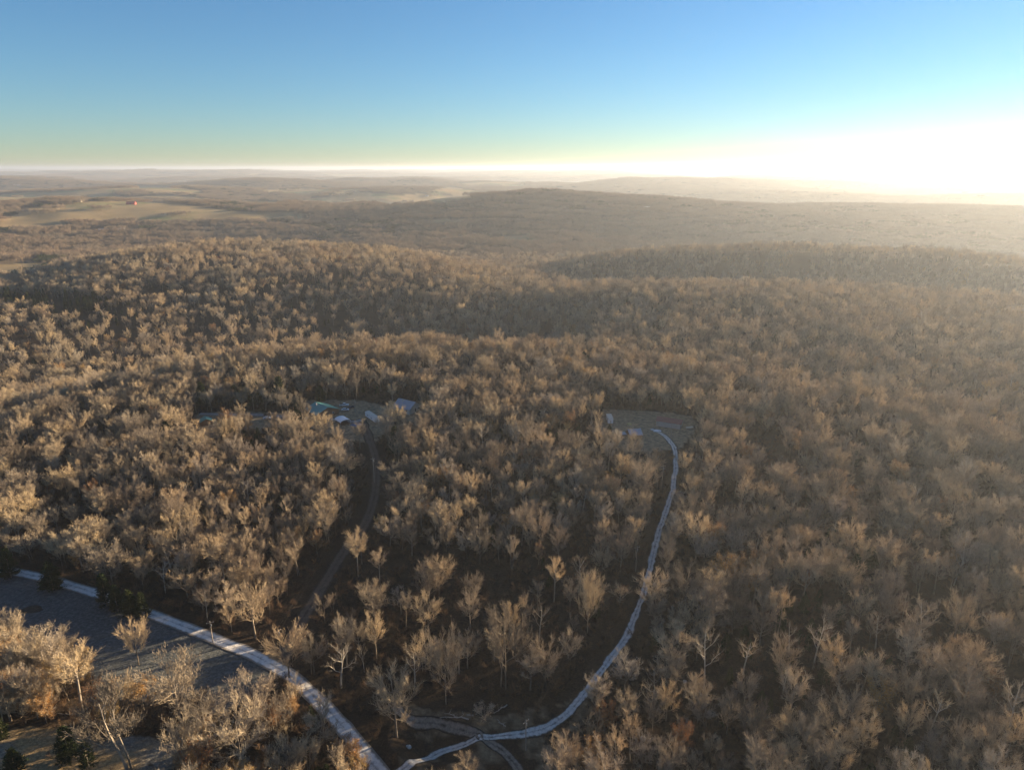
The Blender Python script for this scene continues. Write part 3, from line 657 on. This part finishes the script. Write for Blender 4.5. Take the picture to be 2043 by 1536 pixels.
M.update(teal=metal_roof('green_metal', (.10, .30, .28)), greyroof=metal_roof('grey_roof', (.42, .40, .42)), redroof=metal_roof('rust_red_roof', (.26, .09, .07), .6), farred=metal_roof('red_roof', (.55, .10, .08)), paleroof=metal_roof('pale_roof', (.55, .58, .62)),
    timber=mat('brown_timber', (.20, .12, .07)), cream=mat('cream_siding', (.62, .56, .46)), white=mat('white_paint', (.78, .78, .76), .4, 0, .04), whitefab=mat('white_fabric', (.80, .80, .80), .7, 0, .05),
    glass=mat('dark_glass', (.03, .04, .05), .12, 0, .1, 2, .6), black=mat('black_rubber', (.02, .02, .02), .8), dkpaint=mat('dark_paint', (.05, .055, .07), .3, .2, .1, 1, .5), chrome=mat('lamp_glass', (.7, .7, .7), .2, .3, .05),
    pole=mat('weathered_pole', (.34, .29, .23), .9, 0, .25, 6), wire=mat('wire', (.07, .065, .06), .6, .1), porc=mat('insulator', (.6, .6, .6), .3), log=mat('dead_wood', (.38, .34, .29), .9, 0, .3, 3), rock=mat('limestone', (.55, .53, .48), .9, 0, .25, 2),
    hay=mat('straw', (.58, .44, .20), .95, 0, .25, 5), steel=mat('grey_steel', (.36, .37, .38), .5, .4), tarp=mat('blue_grey_tarp', (.12, .17, .26), .7))
def yaw_of(a, b):
    d = b-a; return math.atan2(d.y, d.x)
def house(name, label, cat, A, B, W, hw, hr, roofm, wallm, over=.5, group=None, small=False, openfront=False):
    """gabled building whose ridge runs from ground point A to B (pixels on the photo's ground)"""
    a, b = hit(*A), hit(*B); c = (a+b)/2; L = (b-a).xy.length; c.z = float(height(c.x, c.y)); e = empty(name, c, yaw_of(a, b), label, cat, group); l = L/2; w = W/2
    wl = MB()
    prof = [(-w, -1), (w, -1), (w, hw), (0, hw+hr-.02), (-w, hw)]
    if openfront:
        wl.box(-l, l, w-.2, w, -1, hw); wl.prism(prof, l-.2, l-.001); wl.prism(prof, -l+.001, -l+.2)
    else: wl.prism(prof, -l, l)
    wl.build('wall', wallm, e)
    rf = MB(); t = .14; o = over; s = hr/w
    for q in (1, -1):
        rf.prism([(0, hw+hr+.02), (q*(w+o), hw-s*o+.02), (q*(w+o), hw-s*o+.02+t), (0, hw+hr+.02+t)], -l-o, l+o)
    r_ = rf.build('roof', roofm, e); MB().box(-l-o, l+o, -.15, .15, hw+hr+t+.03, hw+hr+t+.11).build('ridge_cap', roofm, r_)
    if openfront:
        for k in range(6):
            x = -l+.2+(L-.4)*k/5; MB().box(x-.11, x+.11, -w+.02, -w+.24, -.8, hw).build('post', M['timber'], e)
    elif not small:
        for q in (-1, 1):
            y = q*(w+.03)
            for x in ((-l*.62, .9), (l*.1, .9), (l*.66, .9)):
                f = MB().box(x[0]-x[1]/2-.08, x[0]+x[1]/2+.08, min(y, y-q*.1), max(y, y-q*.1)+.0, .92, 2.18).build('window', M['white'], e)
                MB().box(x[0]-x[1]/2, x[0]+x[1]/2, y-.02 if q < 0 else y, y if q < 0 else y+.02, 1.0, 2.1).build('pane', M['glass'], f)
        d = MB().box(l, l+.06, -.5, .5, 0, 2.1).build('door', M['dkpaint'], e); MB().box(l+.06, l+.12, .32, .42, .95, 1.05).build('handle', M['steel'], d)
        f = MB().box(l, l+.05, w*.4, w*.4+1.2, .9, 2.1).build('window', M['white'], e); MB().box(l+.05, l+.07, w*.4+.08, w*.4+1.12, 1, 2).build('pane', M['glass'], f)
        MB().box(-l*.4, -l*.4+.6, -w*.3, -w*.3+.6, hw+hr*.4, hw+hr+.9).build('chimney', M['rock'], r_)
    else:
        MB().box(l, l+.05, -.45, .45, 0, min(2, hw-.1)).build('door', M['timber'], e)
    return e
GF = 'houses scattered over the far hills'
h1 = house('metal_roofed_house', 'large house with green metal gable roof in the left clearing', 'house', (631, 819), (655, 832), 15, 3.0, 2.8, M['teal'], M['timber'])
house('shed', 'small shed with pale green metal roof left of the big green-roofed house', 'shed', (410, 843), (413, 849), 6.2, 2.5, 1.5, M['teal'], M['timber'], small=True)
house('grey_roofed_house', 'grey-roofed house half hidden by trees right of the white box trailer', 'house', (797, 812), (829, 822), 11, 2.8, 3.2, M['greyroof'], M['cream'])
house('pole_barn', 'long open-fronted barn with rust-red roof beside the end of the dirt track', 'barn', (1360, 852), (1312, 845), 7.5, 3.2, 1.3, M['redroof'], M['steel'], openfront=True)
g1 = house('cabin', 'small grey-roofed cabin at the top end of the dirt track', 'cabin', (1253, 872), (1276, 870), 7.5, 2.6, 2.0, M['greyroof'], M['timber'], small=True)
# lean-to wing on the cabin
MB().prism([(-2.2, 2.45), (2.0, 2.45), (2.0, 2.6), (-2.2, 2.6)], -8.6, -4.9).build('porch_roof', M['greyroof'], g1)
for y in (-2.0, 1.8): MB().box(-8.4, -8.2, y-.1, y+.1, -.8, 2.45).build('post', M['timber'], g1)
# white barrel-roofed carport with a timber deck
def carport(p, yaw):
    e = empty('carport', hit(*p), yaw, 'white round-topped carport tent in front of the green-roofed house', 'carport'); N = 12; W, L, H = 3.3, 4.2, 3.0; m = MB()
    P = [(W*math.cos(math.pi*i/N), 1.7+(H-1.7)*math.sin(math.pi*i/N)) for i in range(N+1)]; Q = [(y*.975, z-.08) for y, z in P]
    m.prism(P+Q[::-1], -L, L); c = m.build('cover', M['whitefab'], e)
    MB().prism([(-W*.97, .9)]+[(y*.96, z-.1) for y, z in P[::-1]]+[(W*.97, .9)], -L+.02, -L+.08).build('end_flap', M['whitefab'], e)
    for x in (-L+.3, 0, L-.3):
        for y in (-W+.1, W-.1): MB().cyl((x, y, -.6), (x, y, 1.75), .06, .06, 8).build('post', M['steel'], e)
    MB().box(-L, L, -W+.4, W-.4, .05, .22).build('deck', M['timber'], e)
carport((684, 843), yaw_of(hit(676, 838), hit(692, 850)))
def wheels(e, xs, w, r=.36):
    for x in xs:
        for q in (-1, 1):
            o = MB().cyl((x, q*(w-.24), r), (x, q*w, r), r, r, 14).build('wheel', M['black'], e); MB().cyl((x, q*w, r), (x, q*(w+.02), r), r*.55, r*.5, 10).build('hub', M['chrome'], o)
def lamps(e, x, w, z, nm='headlight', m=None):
    for q in (-1, 1): MB().box(min(x, x+.03*np.sign(x)), max(x, x+.03*np.sign(x)), q*w*.72-.16, q*w*.72+.16, z, z+.16).build(nm, m or M['chrome'], e)
def pickup(label, p, yaw, paint, group='vehicles parked in the left clearing'):
    e = empty('pickup_truck', hit(*p), yaw, label, 'pickup truck', group); e.location.z += .1; w = .98
    b = MB().prism([(-2.85, .45), (2.8, .45), (2.85, .95), (2.7, 1.08), (1.25, 1.18), (-2.85, 1.18)], -w, w, 'y').build('body', paint, e, .04)
    MB().prism([(1.25, 1.17), (.75, 1.86), (-.75, 1.88), (-.95, 1.17)], -w*.9, w*.9, 'y').build('cab', paint, e, .04)
    MB().box(-2.75, -1.02, -w*.85, w*.85, 1.16, 1.2).build('bed', M['black'], e)
    MB().prism([(1.19, 1.25), (.80, 1.80), (.74, 1.78), (1.10, 1.25)], -w*.8, w*.8, 'y').build('windshield', M['glass'], e)
    for q in (-1, 1): MB().prism([(1.05, 1.24), (.72, 1.76), (-.68, 1.78), (-.82, 1.24)], q*w*.9, q*(w*.9+.02), 'y').build('side_window', M['glass'], e)
    wheels(e, (-1.8, 1.85), w, .4); lamps(e, 2.83, w, .78); lamps(e, -2.85, w, .85, 'tail_lamp', M['farred']); return e
def car(label, p, yaw, paint, group='vehicles parked in the left clearing'):
    e = empty('parked_car', hit(*p), yaw, label, 'car', group); e.location.z += .1; w = .9
    MB().prism([(-2.3, .4), (2.25, .38), (2.32, .75), (1.2, .98), (-1.9, 1.02), (-2.32, .9)], -w, w, 'y').build('body', paint, e, .05)
    MB().prism([(1.15, .97), (.45, 1.48), (-1.1, 1.5), (-1.95, 1.0)], -w*.86, w*.86, 'y').build('roof', paint, e, .05)
    MB().prism([(1.14, 1.02), (.52, 1.46), (.46, 1.44), (1.05, 1.02)], -w*.76, w*.76, 'y').build('windshield', M['glass'], e)
    for q in (-1, 1): MB().prism([(.98, 1.03), (.42, 1.42), (-1.05, 1.44), (-1.65, 1.04)], q*w*.86, q*(w*.86+.02), 'y').build('side_window', M['glass'], e)
    wheels(e, (-1.4, 1.4), w, .33); lamps(e, 2.28, w, .6); lamps(e, -2.3, w, .68, 'tail_lamp', M['farred']); return e
pickup('white pickup truck behind the green-roofed house, farther of the white pair', (687, 810), .08, M['white'])
car('white car behind the green-roofed house, nearer of the white pair', (689, 819), .2, M['white'])
car('dark car parked beside the white pair behind the green-roofed house', (702, 814), .9, M['dkpaint'])
pickup('dark pickup truck parked on the driveway left of the green-roofed house', (536, 829), .5, M['dkpaint'])
car('white car parked just in front of the dark pickup on the left driveway', (533, 836), .15, M['white'])
def trailer(label, A, B, W, H, name='box_trailer', cat='trailer'):
    a, b = hit(*A), hit(*B); c = (a+b)/2; L = (b-a).xy.length/2; e = empty(name, c, yaw_of(a, b), label, cat)
    MB().box(-L, L, -W/2, W/2, .55, H).build('body', M['white'], e, .08); MB().box(-L-.05, L+.05, -W/2-.05, W/2+.05, H, H+.1).build('roof', M['cream'], e, .03)
    for q in (-1, 1):
        MB().box(-L*.6, -L*.6+.9, min(q*W/2, q*(W/2+.03)), max(q*W/2, q*(W/2+.03)), 1.5, 2.2).build('window', M['glass'], e)
        MB().box(L*.2, L*.2+.9, min(q*W/2, q*(W/2+.03)), max(q*W/2, q*(W/2+.03)), 1.5, 2.2).build('window', M['glass'], e)
    d = MB().box(L, L+.04, -.4, .4, .7, 2.5).build('door', M['cream'], e); MB().box(L+.04, L+.08, .22, .32, 1.4, 1.5).build('handle', M['steel'], d)
    wheels(e, (-L*.25, -L*.25+.9), W/2-.02, .36); MB().cyl((-L, 0, .6), (-L-1.2, 0, .5), .06, .06, 8).build('hitch', M['steel'], e); return e
trailer('long white box trailer with cream roof right of the carport tent', (733, 829), (753, 845), 2.9, 3.3)
trailer('white camper parked alone left of the grey-roofed cabin', (1214, 836), (1218, 847), 3.1, 3.5, 'camper', 'camper')
def tarp_pile(name, label, cat, p, sx, sy, sz, m, seed):
    rng = np.random.default_rng(seed); V = []; F = []; n = 12; q = 6
    for j in range(q+1):
        t = j/q; r = math.cos(t*math.pi/2)**.7
        for i in range(n):
            a = 6.2832*i/n; k = 1+.16*math.sin(a*3+seed)+rng.uniform(-.08, .08); V.append((sx*r*k*math.cos(a), sy*r*k*math.sin(a), -.3+(sz+.3)*math.sin(t*math.pi/2)*(1+rng.uniform(-.05, .05))))
    for j in range(q):
        for i in range(n): F.append((j*n+i, j*n+(i+1) % n, (j+1)*n+(i+1) % n, (j+1)*n+i))
    me = bpy.data.meshes.new(name); me.from_pydata(V, [], F); me.materials.append(m); o = link_mesh(name, me); o.location = hit(*p); return tag(o, label, cat)
tarp_pile('hay_heap', 'small yellow straw heap between the camper and the red-roofed barn', 'straw heap', (1255, 847), 1.5, 1.1, 1.2, M['hay'], 1)
tarp_pile('tarp_pile', 'white tarp-covered pile beside the top end of the dirt track', 'tarp pile', (1311, 860), 2.4, 1.2, .9, M['whitefab'], 2)
tarp_pile('blue_tarp', 'blue-grey tarp-covered load between the carport tent and box trailer', 'tarp pile', (711, 848), 3.6, 2.6, .7, M['tarp'], 5)
tarp_pile('boulder', 'pale boulder at the left end of the forked path', 'boulder', (815, 1490), .8, .6, .7, M['rock'], 6)
tarp_pile('boulder', 'white boulder in the woods right of the path junction', 'boulder', (1283, 1474), .9, .8, .9, M['rock'], 7)
tarp_pile('boulder', 'small white boulder in the dark gap right of the track', 'boulder', (1366, 1360), .7, .6, .7, M['rock'], 8)
tarp_pile('shadow_mound', 'flat dark mound standing for an oval shadow in the frosty grey field', 'painted shadow', (62, 1216), 4.4, 2.6, .45, mat('shadow_dark', (.045, .036, .028), .95, 0, .5, 1.5), 9)  # flat dark mound added to draw an oval cast shadow on the field
lp = empty('lumber_pile', hit(1375, 853), .3, 'stack of pale boards right of the red-roofed barn', 'lumber')
for k in range(5): MB().box(-2.5+.2*k, 2.4+.15*k, -.9+.36*k, -.6+.36*k, .02, .3+.05*(k % 2)).build('board', M['cream'], lp)
# utility poles: (top u, top v, base u, base v, label)
def pole(A, B, label, arm=0.5):
    p = hit(*B); D = math.sqrt(p.x**2+p.y**2+(CAMH-p.z)**2); an = math.atan2(CAMH-p.z, math.hypot(p.x, p.y)); fwd = p.y*CP-(p.z-CAMH)*SP
    H = min(13.0, max(8.0, abs(B[1]-A[1])*fwd/FX/math.cos(an))); e = empty('utility_pole', p, arm, label, 'utility pole', 'wooden utility poles'); e['h'] = H
    MB().cyl((0, 0, -1), (0, 0, H), .17, .12, 8).build('pole', M['pole'], e); a = MB().box(-1.1, 1.1, -.06, .06, H-.55, H-.42).build('crossarm', M['pole'], e)
    for x in (-1, 0, 1): MB().cyl((x, 0, H-.42 if x else H), (x, 0, H-.2 if x else H+.2), .06, .045, 8).build('insulator', M['porc'], a)
    MB().cyl((.26, 0, H-1.9), (.26, 0, H-1.1), .17, .17, 10).build('transformer', M['steel'], e); return e
PL = dict(
 a=pole((397, 1419), (398, 1470), 'utility pole standing in the golden thicket at bottom left', 1.0), b=pole((559, 1258), (560, 1300), 'utility pole behind the tree overhanging the road bend', 1.0),
 c=pole((421, 1248), (425, 1281), 'slim utility pole on the left verge of the gravel road', .4), d=pole((746, 909), (747, 962), 'tall utility pole in the shaded woodland lane', .2),
 e=pole((708, 797), (709, 824), 'utility pole beside the parked cars at the green-roofed house', .2), f=pole((1342, 847), (1338, 884), 'utility pole at the top end of the dirt track by the barn', .1),
 g=pole((1322, 930), (1320, 978), 'utility pole left of the upper dirt track', .2), h=pole((1268, 1092), (1268, 1140), 'utility pole left of the pale track straight', .4),
 i=pole((1049, 1444), (1049, 1496), 'utility pole standing on the lower bend of the dirt track', .8), j=pole((914, 1305), (916, 1345), 'utility pole in the dark wood beside the broad bare tree', .6))
def span(p, q, label):
    o1, o2 = PL[p], PL[q]; G = Geo()
    for x in (-1, 1):
        A = Vector((math.cos(o1.rotation_euler.z)*x, math.sin(o1.rotation_euler.z)*x, o1['h']-.2))+o1.location; B = Vector((math.cos(o2.rotation_euler.z)*x, math.sin(o2.rotation_euler.z)*x, o2['h']-.2))+o2.location
        n = 16; L = (B-A).length; G.tube([A.lerp(B, i/n)-Vector((0, 0, 4*L*.02*(i/n)*(1-i/n))) for i in range(n+1)], [.016]*(n+1), 3)
    o = link_mesh('power_line', G.mesh('power_line', M['wire'])); tag(o, label, 'power line', 'power lines strung between the poles')
span('a', 'b', 'pair of wires crossing the gravel road bend to the thicket pole'); span('b', 'j', 'wires running right from the road bend pole into the dark wood')
span('b', 'd', 'wires rising along the shaded woodland lane'); span('d', 'e', 'wires from the lane pole up to the green-roofed house')
span('f', 'g', 'wires along the uppermost stretch of the dirt track'); span('g', 'h', 'wires left of the middle of the dirt track'); span('h', 'i', 'wires left of the lowest stretch of the dirt track')
for p in PL.values(): del p['h']
def log(A, B, r, label):
    a, b = hit(*A), hit(*B); rng = np.random.default_rng(int(A[0])); G = Geo(); a.z += .3; b.z += .5; n = 6
    pts = [np.array(a.lerp(b, i/n))+rng.normal(size=3)*.12 for i in range(n+1)]; G.tube(pts, [r*(1-.75*i/n) for i in range(n+1)], 6)
    for k in range(6):
        p = pts[2+k % 4]; G.tube([p, p+rng.normal(size=3)*.8+[0, 0, .6]], [r*.3, .02], 3)
    tag(link_mesh('fallen_log', G.mesh('fallen_log', M['log'])), label, 'log', 'fallen logs near the path junction')
log((945, 1428), (878, 1434), .26, 'upper of two bleached fallen logs above the path junction'); log((935, 1436), (888, 1426), .22, 'lower bleached fallen log crossing the upper one above the junction')
log((1012, 1408), (985, 1425), .2, 'slim fallen trunk leaning left of the dirt track bend'); log((1165, 1120), (1148, 1150), .22, 'fallen pale trunk inside the dark wood near the track straight')
log((112, 1412), (95, 1428), .25, 'forked bleached log on the upper edge of the sunny meadow'); log((1010, 1450), (990, 1438), .2, 'short dead trunk lying beside the path junction')
# cedars by the road and round the houses
CE = [(22, 1152, 34, 'leftmost dark cedar against the gravel road by the frosty field'), (106, 1176, 38, 'second dark cedar from the left along the gravel road'), (214, 1208, 34, 'dark cedar at the left end of the roadside cedar clump'),
 (236, 1218, 30, 'small dark cedar second in the roadside cedar clump'), (262, 1226, 34, 'dark cedar in the middle of the roadside cedar clump'), (287, 1234, 28, 'dark cedar at the right end of the roadside cedar clump'),
 (140, 1518, 44, 'broad dark cedar at the foot of the sunny meadow'), (32, 1540, 36, 'cedar cut by the bottom left corner of the photo'), (178, 1530, 30, 'smaller dark cedar beside the broad one at the meadow foot'), (8, 1475, 26, 'dark cedar at the left edge of the sunny meadow'),
 (598, 838, 24, 'dark cedar just left of the big green-roofed house'), (512, 812, 26, 'dark cedar behind the parked dark pickup truck'), (560, 806, 30, 'dark cedar between the dark pickup and the green-roofed house'), (470, 806, 24, 'dark cedar behind the left driveway'), (405, 812, 24, 'dark cedar behind the small green-roofed shed'),
 (790, 905, 30, 'dark cedar on the right rim of the shaded lane'), (640, 800, 20, 'dark cedar behind the green-roofed house'), (1700, 1170, 34, 'green cedar in the hazy wood right of the track'), (1660, 1150, 28, 'yellowish green cedar in the hazy wood, left of its darker neighbour'), (1735, 1135, 30, 'green cedar farthest right of the three in the hazy wood'),
 (1215, 880, 16, 'yellowish cedar just below the white camper'), (335, 880, 22, 'cedar below the small green-roofed shed'), (455, 875, 20, 'low cedar below the left driveway')]
for k, (u, v, wp, lab) in enumerate(CE):
    p = hit(u, v); P = PROTO['cedar'][k % 3]; s = wp*(p.y*CP-(p.z-CAMH)*SP)/FX/P[3]
    place_tree('cedar', k % 3, p, s, s*1.05, k*1.3, lab, 'dark cedars by the road and houses', 'cedar_tree')
# farms on the far hills
def far_house(name, label, cat, u, v, W, L, hw, hr, roofm, wallm, yaw):
    p = hit(u, v); e = empty(name, p, yaw, label, cat, GF); w = W/2; l = L/2
    MB().prism([(-w, -3), (w, -3), (w, hw), (0, hw+hr-.05), (-w, hw)], -l, l).build('wall', wallm, e); rf = MB()
    for q in (1, -1): rf.prism([(0, hw+hr), (q*(w+.6), hw-.2), (q*(w+.6), hw+.1), (0, hw+hr+.3)], -l-.6, l+.6)
    rf.build('roof', roofm, e); MB().box(-1.6, 1.6, -w-.08, -w, 0, min(3.2, hw-.3)).build('door', M['dkpaint'], e)
    for x in (-l*.6, l*.6): MB().box(x-.8, x+.8, -w-.08, -w, 1.4, min(2.8, hw-.3)).build('window', M['glass'], e)
far_house('red_barn', 'red-roofed barn on the open hilltop at far left', 'barn', 262, 408, 20, 28, 3.5, 6, M['farred'], M['farred'], .2)
far_house('farmhouse', 'pale-roofed farmhouse in the blue wooded valley, left of its neighbour', 'house', 206, 462, 12, 22, 4, 4, M['paleroof'], M['cream'], .1)
far_house('farmhouse', 'long pale-roofed farm building in the blue wooded valley, right of its neighbour', 'house', 238, 461, 12, 30, 4, 4, M['paleroof'], M['cream'], .25)
far_house('farmhouse', 'small white farmhouse at the tree line left of the red barn', 'house', 159, 403, 9, 14, 3, 3, M['paleroof'], M['cream'], .1)
far_house('farmhouse', 'pale farmhouse beside trees on the middle skyline field', 'house', 852, 392, 11, 18, 3, 3.5, M['greyroof'], M['cream'], -.2)
far_house('farmhouse', 'tiny white house on the wooded ridge right of centre', 'house', 1289, 418, 12, 20, 5, 4, M['white'], M['white'], .1)
far_house('farmhouse', 'tiny white farmhouse far off near the left edge', 'house', 35, 371, 22, 50, 6, 6, M['white'], M['white'], .1)
far_house('farmhouse', 'tiny white farmhouse far off above the dark left woodland belt', 'house', 371, 364, 20, 40, 6, 6, M['white'], M['white'], .1)

# ------------------------------------------------------------------ haze
def haze():
    V = [(x, y, z) for x in (-42000, 42000) for y in (-3000, 42000) for z in (-150, 200)]
    F = [(0, 1, 3, 2), (4, 6, 7, 5), (0, 4, 5, 1), (2, 3, 7, 6), (0, 2, 6, 4), (1, 5, 7, 3)]
    me = bpy.data.meshes.new('haze'); me.from_pydata(V, [], F); m = bpy.data.materials.new('haze'); m.use_nodes = True; n = m.node_tree
    n.nodes.remove(n.nodes['Principled BSDF']); pv = n.nodes.new('ShaderNodeVolumePrincipled')
    pv.inputs['Density'].default_value = 7.5e-5; pv.inputs['Color'].default_value = (.78, .86, .97, 1); pv.inputs['Anisotropy'].default_value = .48
    n.links.new(pv.outputs[0], n.nodes['Material Output'].inputs['Volume']); me.materials.append(m)
    return tag(link_mesh('haze', me), 'pale haze fading the far hills', 'haze', kind='stuff')
haze()
